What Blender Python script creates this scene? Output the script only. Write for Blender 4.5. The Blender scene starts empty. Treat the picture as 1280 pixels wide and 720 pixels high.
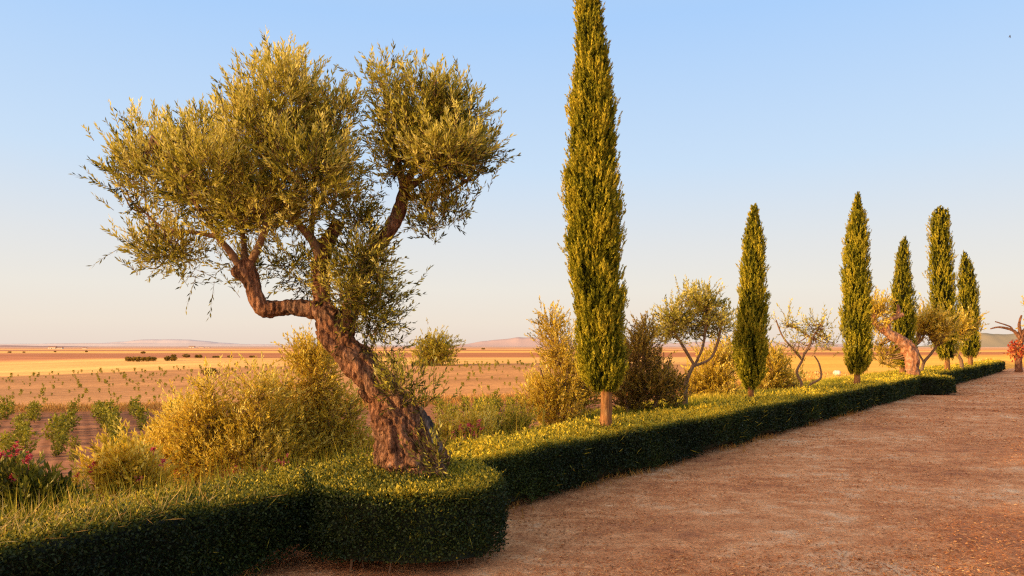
import bpy, math, random
import numpy as np
from mathutils import Vector, noise as mnoise

R = np.random.default_rng(7)
random.seed(7)
SC = bpy.context.scene
COL = SC.collection
F = 930.0; HOR = 432.0; EYE = 1.7
SUN_EL = math.radians(4.5)
SX, SY = -math.cos(math.radians(25)), -math.sin(math.radians(25))      # horizontal direction towards the sun

def P(u, v, d):
    return np.array([(u-640)/F*d, d, EYE+(HOR-v)/F*d])
D_ = np.array([0.616, 0.788]); N_ = np.array([0.788, -0.616])          # along the hedge / towards the drive
H0 = np.array([0.0, 7.6])
def hp(t, n):                                                          # hedge coordinates -> x, y
    t = np.asarray(t, float); n = np.asarray(n, float)
    return H0[0]+D_[0]*t+N_[0]*n, H0[1]+D_[1]*t+N_[1]*n
def hedge_tn(x, y):
    dx, dy = x-H0[0], y-H0[1]
    return dx*D_[0]+dy*D_[1], dx*N_[0]+dy*N_[1]
def sstep(a, b, x):
    t = np.clip((np.asarray(x, float)-a)/(b-a), 0, 1); return t*t*(3-2*t)
def tz(x, y):                                                          # terrain height
    x = np.asarray(x, float); y = np.asarray(y, float)
    t, n = hedge_tn(x, y); w = -n
    drop = 3.0-1.9*sstep(22, 70, t)*(1-sstep(300, 1500, y))
    z = -drop*sstep(1.6, 13, w)
    z = z+0.46*sstep(2, 6, t)*sstep(.5, 1.1, w)*(1-sstep(2.5, 6, w))
    z = z+np.where(w > 13, 0.10*np.sin(x*.11+1)*np.sin(y*.07), 0)*sstep(13, 30, w)
    return z
def wob(x, y, z, s=0.0):                                               # cheap smooth noise, about -1..1
    return (np.sin(x*1.0+2.1*np.sin(y*.7+s)+s)+np.sin(y*1.3+1.7*np.sin(z*.9+s*2)+1.3*s)+np.sin(z*1.1+1.9*np.sin(x*.8+s*3)+.7))/3

# ------------------------------------------------------------------ objects
def tag(o, label=None, cat=None, group=None, kind=None):
    if label: o['label'] = label
    if cat: o['category'] = cat
    if group: o['group'] = group
    if kind: o['kind'] = kind
    return o
def thing(name, label, cat, loc, group=None):
    o = bpy.data.objects.new(name, None); COL.objects.link(o)
    o.empty_display_size = .1
    o.location = [float(c) for c in loc]
    return tag(o, label, cat, group)
def build(name, V, Fc, mat, parent=None, tint=None, smooth=False, mats=None, mi=None):
    V = np.asarray(V, np.float32).reshape(-1, 3)
    if parent is not None: V = V-np.array(parent.location, np.float32)
    me = bpy.data.meshes.new(name)
    if isinstance(Fc, np.ndarray):
        k = Fc.shape[1]; m = Fc.shape[0]
        me.vertices.add(len(V)); me.vertices.foreach_set('co', V.ravel())
        me.loops.add(m*k); me.loops.foreach_set('vertex_index', Fc.astype(np.int32).ravel())
        me.polygons.add(m); me.polygons.foreach_set('loop_start', np.arange(0, m*k, k, dtype=np.int32))
        me.polygons.foreach_set('loop_total', np.full(m, k, np.int32))
        me.update(calc_edges=True)
    else:
        me.from_pydata(V.tolist(), [], Fc)
    if tint is not None:
        a = me.attributes.new('tint', 'FLOAT', 'FACE'); a.data.foreach_set('value', np.asarray(tint, np.float32))
    me.polygons.foreach_set('use_smooth', np.full(len(me.polygons), smooth))
    me.materials.append(mat)
    o = bpy.data.objects.new(name, me); COL.objects.link(o); o.parent = parent
    return o
class Bag:                                                             # collects quad geometry with a tint per face
    def __init__(s): s.V = []; s.F = []; s.T = []; s.n = 0
    def add(s, V, Fq, T):
        V = np.asarray(V, float).reshape(-1, 3); Fq = np.asarray(Fq, int).reshape(-1, 4)
        s.V.append(V); s.F.append(Fq+s.n); s.T.append(np.broadcast_to(np.asarray(T, float), (len(Fq),)).copy()); s.n += len(V)
    def build(s, name, mat, parent=None, smooth=False):
        return build(name, np.concatenate(s.V), np.concatenate(s.F), mat, parent, np.concatenate(s.T), smooth)
def nrm(a): return a/np.maximum(np.linalg.norm(a, axis=-1, keepdims=True), 1e-9)
def rvec(n): return nrm(R.normal(size=(n, 3)))

# ------------------------------------------------------------------ materials
class NT:
    def __init__(s, name):
        s.m = bpy.data.materials.new(name); s.m.use_nodes = True; s.t = s.m.node_tree; s.t.nodes.clear()
        s.out = s.n('ShaderNodeOutputMaterial')
    def n(s, typ, **kw):
        nd = s.t.nodes.new(typ)
        for k, v in kw.items(): setattr(nd, k, v)
        return nd
    def l(s, a, b): s.t.links.new(a, b)
    def coord(s): return s.n('ShaderNodeTexCoord').outputs['Object']
    def noise(s, scale, detail=4, rough=.55, vec=None, stretch=None):
        v = vec if vec is not None else s.coord()
        if stretch:
            mp = s.n('ShaderNodeMapping'); mp.inputs['Scale'].default_value = stretch; s.l(v, mp.inputs[0]); v = mp.outputs[0]
        t = s.n('ShaderNodeTexNoise'); t.inputs['Scale'].default_value = scale; t.inputs['Detail'].default_value = detail
        t.inputs['Roughness'].default_value = rough; s.l(v, t.inputs['Vector']); return t.outputs['Fac']
    def ramp(s, fac, stops, interp='LINEAR'):
        r = s.n('ShaderNodeValToRGB'); r.color_ramp.interpolation = interp; e = r.color_ramp.elements
        while len(e) > 1: e.remove(e[-1])
        e[0].position = stops[0][0]; e[0].color = (*stops[0][1], 1)
        for p, c in stops[1:]:
            x = e.new(p); x.color = (*c, 1)
        s.l(fac, r.inputs[0]); return r.outputs[0]
    def mix(s, fac, a, b, mode='MIX'):
        m = s.n('ShaderNodeMix', data_type='RGBA', blend_type=mode)
        for sock, val in ((m.inputs[0], fac), (m.inputs[6], a), (m.inputs[7], b)):
            if hasattr(val, 'links'): s.l(val, sock)
            elif isinstance(val, tuple): sock.default_value = (*val, 1)
            else: sock.default_value = val
        return m.outputs[2]
    def math(s, op, a, b=0.0, clamp=False):
        m = s.n('ShaderNodeMath', operation=op); m.use_clamp = clamp
        for i, val in enumerate((a, b)):
            if hasattr(val, 'links'): s.l(val, m.inputs[i])
            else: m.inputs[i].default_value = val
        return m.outputs[0]
    def bsdf(s, color, rough=.9, spec=.2, normal=None):
        b = s.n('ShaderNodeBsdfPrincipled')
        if hasattr(color, 'links'): s.l(color, b.inputs['Base Color'])
        else: b.inputs['Base Color'].default_value = (*color, 1)
        b.inputs['Roughness'].default_value = rough; b.inputs['Specular IOR Level'].default_value = spec
        if normal is not None: s.l(normal, b.inputs['Normal'])
        return b.outputs[0]
    def bump(s, h, strength=.5, dist=.02, normal=None):
        b = s.n('ShaderNodeBump'); b.inputs['Strength'].default_value = strength; b.inputs['Distance'].default_value = dist
        s.l(h, b.inputs['Height'])
        if normal is not None: s.l(normal, b.inputs['Normal'])
        return b.outputs[0]
    def done(s, sh): s.l(sh, s.out.inputs['Surface']); return s.m

def leaf_mat(name, stops, trans=.35, rough=.5, spec=.25, vary=1.5, amt=.35):
    t = NT(name)
    a = t.n('ShaderNodeAttribute', attribute_name='tint').outputs['Fac']
    nz = t.math('MULTIPLY', t.math('SUBTRACT', t.noise(vary, 2), .5), amt*2)
    c = t.ramp(t.math('ADD', a, nz, True), stops)
    b = t.bsdf(c, rough, spec)
    tr = t.n('ShaderNodeBsdfTranslucent'); t.l(c, tr.inputs[0])
    m = t.n('ShaderNodeMixShader'); m.inputs[0].default_value = trans
    t.l(b, m.inputs[1]); t.l(tr.outputs[0], m.inputs[2])
    return t.done(m.outputs[0])
def bark_mat(name, stops, scale=9, stretch=(1, 1, .35), bump=.7, dist=.02):
    t = NT(name)
    n1 = t.noise(scale, 6, .65, stretch=stretch); n2 = t.noise(scale*4.5, 5, .7, stretch=stretch)
    rg = t.math('MULTIPLY', t.math('ABSOLUTE', t.math('SUBTRACT', t.noise(scale*1.7, 5, .6, stretch=(stretch[0], stretch[1], stretch[2]*.5)), .5)), 2.6)   # fissures
    f = t.math('ADD', t.math('MULTIPLY', n1, .45), t.math('MULTIPLY', n2, .35)); f = t.math('ADD', f, t.math('MULTIPLY', t.math('MINIMUM', rg, .6), .34))
    c = t.ramp(f, stops)
    gr = t.ramp(t.noise(scale*.35, 3), [(.48, (1, 1, 1)), (.68, (.78, 1.0, 1.22))]); c = t.mix(.8, c, gr, 'MULTIPLY')
    return t.done(t.bsdf(c, .9, .12, t.bump(f, bump, dist)))

M = {}
M['olive'] = leaf_mat('olive_leaf', [(0, (.020, .022, .004)), (.27, (.09, .088, .010)), (.56, (.52, .44, .04)), (1, (.96, .82, .25))], .42)
M['shrub'] = leaf_mat('golden_leaf', [(0, (.09, .06, .008)), (.35, (.36, .26, .02)), (.7, (.82, .57, .045)), (1, (.98, .80, .19))], .42)
M['dark_olive'] = leaf_mat('shaded_olive_leaf', [(0, (.04, .025, .006)), (.4, (.24, .15, .02)), (.75, (.5, .34, .04)), (1, (.65, .5, .1))])  # darker copy of the olive leaf with shade put into its colour
M['cypress'] = leaf_mat('cypress_foliage', [(0, (.006, .008, .002)), (.3, (.06, .068, .006)), (.65, (.28, .26, .014)), (1, (.58, .46, .04))], .15, .7, .1, 1.2, .25)
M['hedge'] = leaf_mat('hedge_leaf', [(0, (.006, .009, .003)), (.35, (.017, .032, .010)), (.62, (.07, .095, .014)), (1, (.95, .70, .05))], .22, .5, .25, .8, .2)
M['oleander'] = leaf_mat('oleander_leaf', [(0, (.02, .025, .005)), (.5, (.14, .14, .015)), (1, (.6, .48, .04))], .25, .45, .3)
M['vine'] = leaf_mat('vine_leaf', [(0, (.06, .065, .008)), (.5, (.32, .29, .02)), (1, (.62, .5, .05))], .35)
M['grass'] = leaf_mat('grass_blade', [(0, (.08, .10, .01)), (.45, (.34, .31, .02)), (1, (.85, .62, .08))], .3, .6, .15, .6, .25)
M['dry_grass'] = leaf_mat('dry_grass_blade', [(0, (.42, .19, .04)), (.5, (.66, .36, .08)), (1, (.85, .6, .2))], .25, .6, .15)
M['litter'] = leaf_mat('leaf_litter', [(0, (.20, .08, .035)), (.4, (.48, .19, .07)), (.75, (.66, .30, .11)), (1, (.85, .50, .2))], .05, .8, .1)
M['pink'] = leaf_mat('pink_petal', [(0, (.55, .05, .06)), (1, (.8, .2, .22))], .35, .5, .2)
M['red_leaf'] = leaf_mat('red_creeper_leaf', [(0, (.25, .03, .015)), (.6, (.6, .10, .04)), (1, (.62, .3, .06))], .3)
M['bark'] = bark_mat('olive_bark', [(.32, (.022, .010, .006)), (.42, (.19, .082, .042)), (.53, (.46, .215, .11)), (.72, (.74, .45, .28))], 12, bump=1.0, dist=.11)
M['greywood'] = bark_mat('weathered_wood', [(.34, (.02, .014, .011)), (.45, (.11, .08, .065)), (.55, (.24, .19, .16)), (.7, (.42, .36, .31))], 14, (1, 1, .15))
M['twig'] = bark_mat('twig_bark', [(.3, (.16, .085, .045)), (.6, (.34, .2, .11))], 20, bump=.2)
M['palebark'] = bark_mat('pale_bark', [(.34, (.13, .05, .018)), (.48, (.36, .155, .052)), (.65, (.54, .27, .10))], 16, (1, 1, .16), bump=.8)
M['oldbark'] = bark_mat('old_olive_bark', [(.3, (.10, .035, .018)), (.44, (.44, .19, .09)), (.6, (.72, .40, .22))], 7, bump=.9, dist=.04)

# ------------------------------------------------------------------ generators
def leaves(bag, pos, ld, length, width, tint, fold=.12, up=None):
    n = len(pos)
    length = np.broadcast_to(length, (n,))[:, None]; width = np.broadcast_to(width, (n,))[:, None]
    r = rvec(n) if up is None else nrm(up+.5*rvec(n))
    side = nrm(np.cross(ld, r)); nn = np.cross(side, ld)
    mid = pos+ld*length*.48
    V = np.stack([pos, mid+side*width*.5+nn*fold*width, pos+ld*length+nn*fold*width*.5, mid-side*width*.5+nn*fold*width], 1)
    Fq = np.arange(n*4).reshape(n, 4)
    bag.add(V, Fq, tint)
def shoots(bag, wood, o, d, L, k, ll, lw, tint, droop=0.0, spread=.75, stem=.004, plume=False):
    S = len(o); L = np.broadcast_to(L, (S,))
    a = nrm(np.cross(d, rvec(S))); b = np.cross(d, a)
    tt = np.linspace(.12, 1.0, k)[None, :]+R.uniform(-.04, .04, (S, k))
    ph = np.arange(k)[None, :]*2.4+R.uniform(0, 6.28, (S, 1))+R.normal(0, .5, (S, k))
    pos = o[:, None]+d[:, None]*(L[:, None]*tt)[..., None]
    pos[..., 2] -= droop*(tt**2)*L[:, None]
    sp = spread*(1.15-.6*tt)*R.uniform(.6, 1.3, (S, k))
    ld = nrm(d[:, None]*np.ones((1, k, 1))+(a[:, None]*np.cos(ph)[..., None]+b[:, None]*np.sin(ph)[..., None])*sp[..., None])
    tn = np.broadcast_to(np.asarray(tint)[:, None], (S, k))+R.normal(0, .13, (S, k))
    lf = ll*R.uniform(.65, 1.2, (S, k))
    leaves(bag, pos.reshape(-1, 3), ld.reshape(-1, 3), lf.ravel(), (lf*lw/ll*R.uniform(.8, 1.2, (S, k))).ravel(), np.clip(tn, 0, 1).ravel())
    if wood is not None:
        e = o+d*L[:, None]*.95; e[:, 2] -= droop*.9*L
        m = o+d*L[:, None]*.5; m[:, 2] -= droop*.25*L
        for q in (a, b):
            for p0, p1, w0, w1 in ((o, m, stem, stem*.75), (m, e, stem*.75, stem*.35)):
                V = np.stack([p0-q*w0*.5, p0+q*w0*.5, p1+q*w1*.5, p1-q*w1*.5], 1)
                wood.add(V, np.arange(S*4).reshape(S, 4), .5)
def resample(pts, rad, step):
    pts = np.asarray(pts, float); rad = np.asarray(rad, float); n = len(pts)
    out = []; ro = []
    for i in range(n-1):
        p0 = pts[max(i-1, 0)]; p1 = pts[i]; p2 = pts[i+1]; p3 = pts[min(i+2, n-1)]
        m = max(2, int(np.linalg.norm(p2-p1)/step))
        for j in range(m):
            t = j/m
            out.append(.5*(2*p1+(p2-p0)*t+(2*p0-5*p1+4*p2-p3)*t*t+(3*p1-p0-3*p2+p3)*t**3)); ro.append(rad[i]*(1-t)+rad[i+1]*t)
    out.append(pts[-1]); ro.append(rad[-1])
    return np.array(out), np.array(ro)
def tube(bag, pts, rad, sides=8, step=.05, gnarl=0.0, freq=4.0, flute=0.0, seed=0.0):
    c, r = resample(pts, rad, step)
    T = nrm(np.gradient(c, axis=0)); n = len(c)
    a = nrm(np.cross(T[0], [0.3, 1, .1])); A = np.zeros((n, 3))
    for i in range(n):
        a = a-T[i]*a.dot(T[i]); a = a/np.linalg.norm(a); A[i] = a
    B = np.cross(T, A)
    th = np.linspace(0, 2*math.pi, sides, endpoint=False)
    dirs = A[:, None]*np.cos(th)[None, :, None]+B[:, None]*np.sin(th)[None, :, None]
    k = np.ones((n, sides))
    if gnarl:
        s = np.concatenate([[0], np.cumsum(np.linalg.norm(np.diff(c, axis=0), axis=1))])
        for i in range(n):
            for j in range(sides):
                q = c[i]+dirs[i, j]*r[i]
                v = Vector((q[0]*freq+seed, q[1]*freq, q[2]*freq*.55))
                k[i, j] += gnarl*(mnoise.fractal(v, .75, 2.1, 6)+.8*(abs(mnoise.noise(v*2.3))*2-.5))
                if flute:
                    w = th[j]+.9*mnoise.noise(Vector((s[i]*1.6, seed, 0)))+s[i]*.4
                    k[i, j] += flute*(abs(math.sin(w*3.5+mnoise.noise(v*.8)*2.0))-.5)+flute*.45*mnoise.noise(Vector((math.cos(w)*7, math.sin(w)*7, s[i]*2+seed)))
    V = c[:, None]+dirs*(r[:, None]*k)[..., None]
    V = np.concatenate([V.reshape(-1, 3), [c[0]-T[0]*r[0]*.2], [c[-1]+T[-1]*r[-1]*.25]])
    i = np.arange(n-1)[:, None]*sides; j = np.arange(sides)[None, :]; j2 = (j+1) % sides
    Fq = np.stack([i+j, i+j2, i+sides+j2, i+sides+j], -1).reshape(-1, 4)
    jj = np.arange(0, sides, 2)
    cap0 = np.stack([np.full_like(jj, n*sides), (jj+2) % sides, (jj+1) % sides, jj], 1)
    cap1 = np.stack([np.full_like(jj, n*sides+1), (n-1)*sides+jj, (n-1)*sides+(jj+1) % sides, (n-1)*sides+(jj+2) % sides], 1)
    bag.add(V, np.concatenate([Fq, cap0, cap1]), .5)
def px(pts, d):                                                        # [(u, v, r_px[, depth offset])] -> 3-D points and radii
    Q = [P(p[0], p[1], d+(p[3] if len(p) > 3 else 0)) for p in pts]
    return np.array(Q), np.array([p[2]/F*d for p in pts])
def ell(c, r, n, shell=.55):                                           # points in an ellipsoid, denser near its surface
    q = rvec(n)*(R.uniform(shell**3, 1, n)**(1/3))[:, None]
    return np.asarray(c)+q*np.asarray(r)
def clump_leaves(bag, wood, clumps, d, per=9, L=.19, k=14, ll=.05, lw=.013, up=.85, out=.8, jit=.55, droop=.06, tint0=.5, stem=.004, hub=None, branches=None, spray=.10, shell=.45):
    """clumps: (u, v, ru, rv, depth offset, endpoints)"""
    for (u, v, ru, rv, dd, n) in clumps:
        c = P(u, v, d+dd); s = (d+dd)/F; r = np.array([ru*s, (ru+rv)*.5*s, rv*s])
        r = np.maximum(r-L*.85, r*.3)
        e = ell(c, r, n, shell)
        o = np.repeat(e, per, 0)+R.normal(0, spray, (n*per, 3))
        outw = nrm((o-c)/r)
        dr = nrm(outw*out+np.array([0, 0, up])+jit*rvec(len(o)))
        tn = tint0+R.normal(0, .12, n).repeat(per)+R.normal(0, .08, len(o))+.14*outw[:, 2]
        shoots(bag, wood, o-dr*L*.35, dr, L*R.uniform(.55, 1.25, len(o)), k, ll, lw, tn, droop, stem=stem)
        if wood is not None and branches:
            src = np.array(hub)
            for q in e[::branches]:
                b0 = src[np.argmin(np.linalg.norm(src-q, axis=1)+R.uniform(0, .25*r.max(), len(src)))]
                m = (b0+q)/2+R.normal(0, .06, 3)*np.linalg.norm(q-b0)+np.array([0, 0, -.06])
                rr = min(.014, .008+.004*np.linalg.norm(q-b0))*stem/.004
                tube(wood, [b0, m, q], [rr, rr*.65, rr*.3], 4, .12)

# ------------------------------------------------------------------ ground
def ground():
    t = NT('ground_soil_and_fields')
    co = t.coord(); sp = t.n('ShaderNodeSeparateXYZ'); t.l(co, sp.inputs[0]); x, y = sp.outputs[0], sp.outputs[1]
    yd = t.math('MULTIPLY', y, t.math('ADD', .93, t.math('MULTIPLY', t.noise(.012, 3, .5, co), .14)))
    yd = t.math('ADD', yd, t.math('MULTIPLY', x, -.12))
    lg = t.math('DIVIDE', t.math('SUBTRACT', t.math('LOGARITHM', t.math('MAXIMUM', yd, 10.), 10.), 1.), 2.8)
    def p(d): return (math.log10(d)-1)/2.8
    soil = (.36, .17, .095); young = (.52, .275, .125); straw = (.86, .50, .18); brown = (.50, .215, .11); mauve = (.56, .28, .18)
    bands = [(0, soil), (p(55), soil), (p(57), (.62, .28, .08)), (p(60), (.62, .28, .08)), (p(62), young), (p(112), young), (p(116), straw), (p(172), straw), (p(180), brown), (p(285), brown), (p(298), straw),
             (p(400), (.9, .52, .16)), (p(420), brown), (p(540), mauve), (p(560), (.88, .52, .22)), (p(820), (.88, .52, .24)), (p(860), mauve), (p(1250), (.5, .3, .22)), (p(1300), (.84, .5, .28)),
             (p(1700), (.82, .5, .3)), (p(1760), (.5, .34, .3)), (p(2600), (.5, .36, .34)), (p(2700), (.6, .44, .38)), (p(4200), (.55, .44, .44)), (1, (.52, .46, .5))]  # far bands paler and mauve, distance haze put into the field colour
    c = t.ramp(lg, bands)
    right = t.n('ShaderNodeMapRange'); t.l(t.math('SUBTRACT', x, t.math('MULTIPLY', y, .26)), right.inputs[0]); right.inputs[1].default_value = -3; right.inputs[2].default_value = 6
    near = t.n('ShaderNodeMapRange'); t.l(yd, near.inputs[0]); near.inputs[1].default_value = 230; near.inputs[2].default_value = 170
    c = t.mix(t.math('MULTIPLY', right.outputs[0], near.outputs[0]), c, (.92, .52, .12))
    # streaks across the fields, speckle near
    stk = t.noise(.05, 7, .68, co, (.22, 2.2, 1)); c = t.mix(.8, c, t.ramp(stk, [(.3, (.62, .6, .6)), (.7, (1.25, 1.25, 1.2))]), 'MULTIPLY')
    sp2 = t.noise(2.2, 6, .7, co); c = t.mix(.6, c, t.ramp(sp2, [(.3, (.55, .52, .5)), (.7, (1.35, 1.35, 1.3))]), 'MULTIPLY')
    fr = t.math('SINE', t.math('MULTIPLY', t.math('ADD', t.math('ADD', t.math('MULTIPLY', x, .86), t.math('MULTIPLY', y, .51)), t.math('MULTIPLY', t.noise(.6, 3, .6, co), .5)), 2*math.pi/.62))
    fm = t.n('ShaderNodeMapRange'); t.l(yd, fm.inputs[0]); fm.inputs[1].default_value = 62; fm.inputs[2].default_value = 45
    c = t.mix(t.math('MULTIPLY', fm.outputs[0], .5), c, t.ramp(t.math('ADD', t.math('MULTIPLY', fr, .5), .5), [(.1, (.55, .5, .5)), (.9, (1.2, 1.2, 1.2))]), 'MULTIPLY')
    # normals leaned towards the sun to brighten the fields, as stubble and clods would
    g = t.n('ShaderNodeNewGeometry').outputs['Normal']
    va = t.n('ShaderNodeVectorMath', operation='ADD'); t.l(g, va.inputs[0]); va.inputs[1].default_value = (SX*.8, SY*.8, 0)
    vn = t.n('ShaderNodeVectorMath', operation='NORMALIZE'); t.l(va.outputs[0], vn.inputs[0])
    bm = t.bump(sp2, .5, .06, vn.outputs[0])
    m = t.done(t.bsdf(c, .95, .05, bm))
    # sheet: rings of growing cells
    def axis(lo, hi, fine, a, b):
        q = [a]; s = fine
        while q[-1] < b: q.append(q[-1]+fine)
        s = fine
        while q[-1] < hi: s *= 1.16; q.append(q[-1]+s)
        s = fine
        while q[0] > lo: s *= 1.16; q.insert(0, q[0]-s)
        return np.array(q)
    xs = axis(-7000, 7000, .5, -16, 34); ys = axis(-200, 7500, .5, -2, 46)
    X, Y = np.meshgrid(xs, ys); Z = tz(X, Y)
    nx, ny = len(xs), len(ys)
    i = np.arange(ny-1)[:, None]*nx+np.arange(nx-1)[None, :]
    Fq = np.stack([i, i+1, i+nx+1, i+nx], -1).reshape(-1, 4)
    tag(build('ground', np.stack([X, Y, Z], -1), Fq, m, smooth=True), 'open farmland falling away behind the hedge to the far plain', 'ground', kind='structure')
ground()

def drive():
    t = NT('drive_dirt')
    co = t.coord()
    n1 = t.noise(.55, 5, .6, co); n2 = t.noise(3.2, 6, .7, co, (1, 1.3, 1)); n3 = t.noise(38, 5, .75, co); n4 = t.noise(150, 3, .8, co)
    c = t.ramp(t.math('ADD', t.math('MULTIPLY', n1, .5), t.math('MULTIPLY', n2, .5)), [(.36, (.42, .17, .09)), (.46, (.70, .295, .125)), (.54, (.86, .42, .195)), (.64, (.95, .66, .41))])
    c = t.mix(.85, c, t.ramp(n3, [(.33, (.44, .40, .38)), (.5, (1, 1, 1)), (.67, (1.45, 1.38, 1.28))]), 'MULTIPLY')
    c = t.mix(.5, c, t.ramp(n4, [(.35, (.5, .48, .46)), (.65, (1.35, 1.3, 1.25))]), 'MULTIPLY')
    h = t.math('ADD', t.math('MULTIPLY', n3, .5), t.math('ADD', t.math('MULTIPLY', n2, 1.4), t.math('MULTIPLY', n4, .2)))
    m = t.done(t.bsdf(c, .95, .08, t.bump(h, .9, .035)))
    ts = np.concatenate([np.arange(-12, 30, .22), np.arange(30, 75, .8)]); ns = np.concatenate([[-.35], np.arange(-.1, 14, .22), np.arange(14, 60, 3.)])
    Tt, Nn = np.meshgrid(ts, ns); X, Y = hp(Tt, Nn)
    Z = .012+.022*wob(X*1.6, Y*1.6, X*.7, 1.)+.012*wob(X*5, Y*5, Y*2, 2.)+.02*np.clip(Nn, 0, 1)*0
    Z = np.maximum(Z, .004)
    nx, ny = len(ts), len(ns); i = np.arange(ny-1)[:, None]*nx+np.arange(nx-1)[None, :]
    Fq = np.stack([i, i+nx, i+nx+1, i+1], -1).reshape(-1, 4)
    tag(build('dirt_drive', np.stack([X, Y, Z], -1), Fq, m, smooth=True), 'bare reddish dirt drive littered with dry leaves', 'drive', kind='structure')
drive()
def dz(x, y): return np.maximum(.012+.022*wob(x*1.6, y*1.6, x*.7, 1.)+.012*wob(x*5, y*5, y*2, 2.), .004)

def litter():
    b = Bag()
    n = 150000
    y = 4.4+R.uniform(0, 1, n)**2.2*34; x = R.uniform(-.5, .85, n)*y
    t, nn = hedge_tn(x, y)
    keep = (nn > -.3)&(wob(x*1.3, y*1.3, x*.5, 4.)+.6*wob(x*3.5, y*3.5, y, 6.)+R.normal(0, .45, n)+.9*np.exp(-np.abs(nn)/.5) > .0)
    x, y, nn = x[keep], y[keep], nn[keep]; n = len(x); sc = np.maximum(1, y/9)
    a = R.uniform(0, 6.28, n); ld = nrm(np.stack([np.cos(a), np.sin(a), R.uniform(-.1, .35, n)], 1))
    pos = np.stack([x, y, dz(x, y)+.004], 1)
    leaf = R.uniform(0, 1, n) < .3
    L = np.where(leaf, R.uniform(.02, .04, n), R.uniform(.03, .085, n))*np.minimum(sc, 2); W = np.where(leaf, .015, .0045)*sc
    leaves(b, pos, ld, L, W, np.clip(R.normal(.45, .36, n), 0, 1), .3, np.array([0, 0, 1.]))
    o = b.build('fallen_leaves', M['litter']); tag(o, 'dry rust coloured leaves and needles scattered over the dirt drive', 'leaf litter', kind='stuff')
litter()

# ------------------------------------------------------------------ hedges
HH = .6
def hedge_surface(kind, a, b, thick=1.0, c=None, rad=.75, lift=None):
    """returns f(q, s) -> pos, normal; s along, q 0..1 around the section"""
    if kind == 'line':
        per = np.array([[0, .03], [0.02, HH*.5], [.01, HH-.04], [-.03, HH], [-thick+.08, HH], [-thick, HH-.07], [-thick, .12]])
    else:
        per = np.array([[rad, .06], [rad+.01, HH*.5], [rad, HH-.045], [rad-.04, HH], [.02, HH]])
    seg = np.linalg.norm(np.diff(per, axis=0), axis=1); cum = np.concatenate([[0], np.cumsum(seg)])
    def f(q, s):
        d = q*cum[-1]
        n = np.interp(d, cum, per[:, 0]); z = np.interp(d, cum, per[:, 1])
        e = .01; n2 = np.interp(d+e, cum, per[:, 0]); z2 = np.interp(d+e, cum, per[:, 1]); n1 = np.interp(d-e, cum, per[:, 0]); z1 = np.interp(d-e, cum, per[:, 1])
        nn, nz = (z2-z1), -(n2-n1); l = np.sqrt(nn**2+nz**2)+1e-9; nn, nz = nn/l, nz/l
        if lift is not None:
            lf = lift(s); z = np.where(z < HH*.6, lf+z*(1-lf/(HH*.6)), z)
        if kind == 'line' and b < 0: n = n*(1-.55*sstep(-3.5, -3.2, s)*(z < .3))
        if kind == 'line' and b < 0: z = np.where(q > .8, np.maximum(z, .34), z)
        if kind == 'line':
            x, y = hp(s, n); nx, ny = N_[0]*nn, N_[1]*nn
        else:
            x = c[0]+np.cos(s)*n; y = c[1]+np.sin(s)*n; nx, ny = np.cos(s)*nn, np.sin(s)*nn
        if kind == 'round' and c[1] < 10: z = z*1.09
        w = (.06 if kind == 'round' else .045)*wob(x*2.6, y*2.6, z*4, 3.)+.028*wob(x*9, y*9, z*9, 5.)
        x = x+nx*w; y = y+ny*w; z = z+nz*w*.9+nz*.02*wob(x*1.2, y*1.1, 0*x, 9.)
        return np.stack([x, y, z], -1), np.stack([nx, ny, nz], -1)
    return f, cum[-1]
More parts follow.
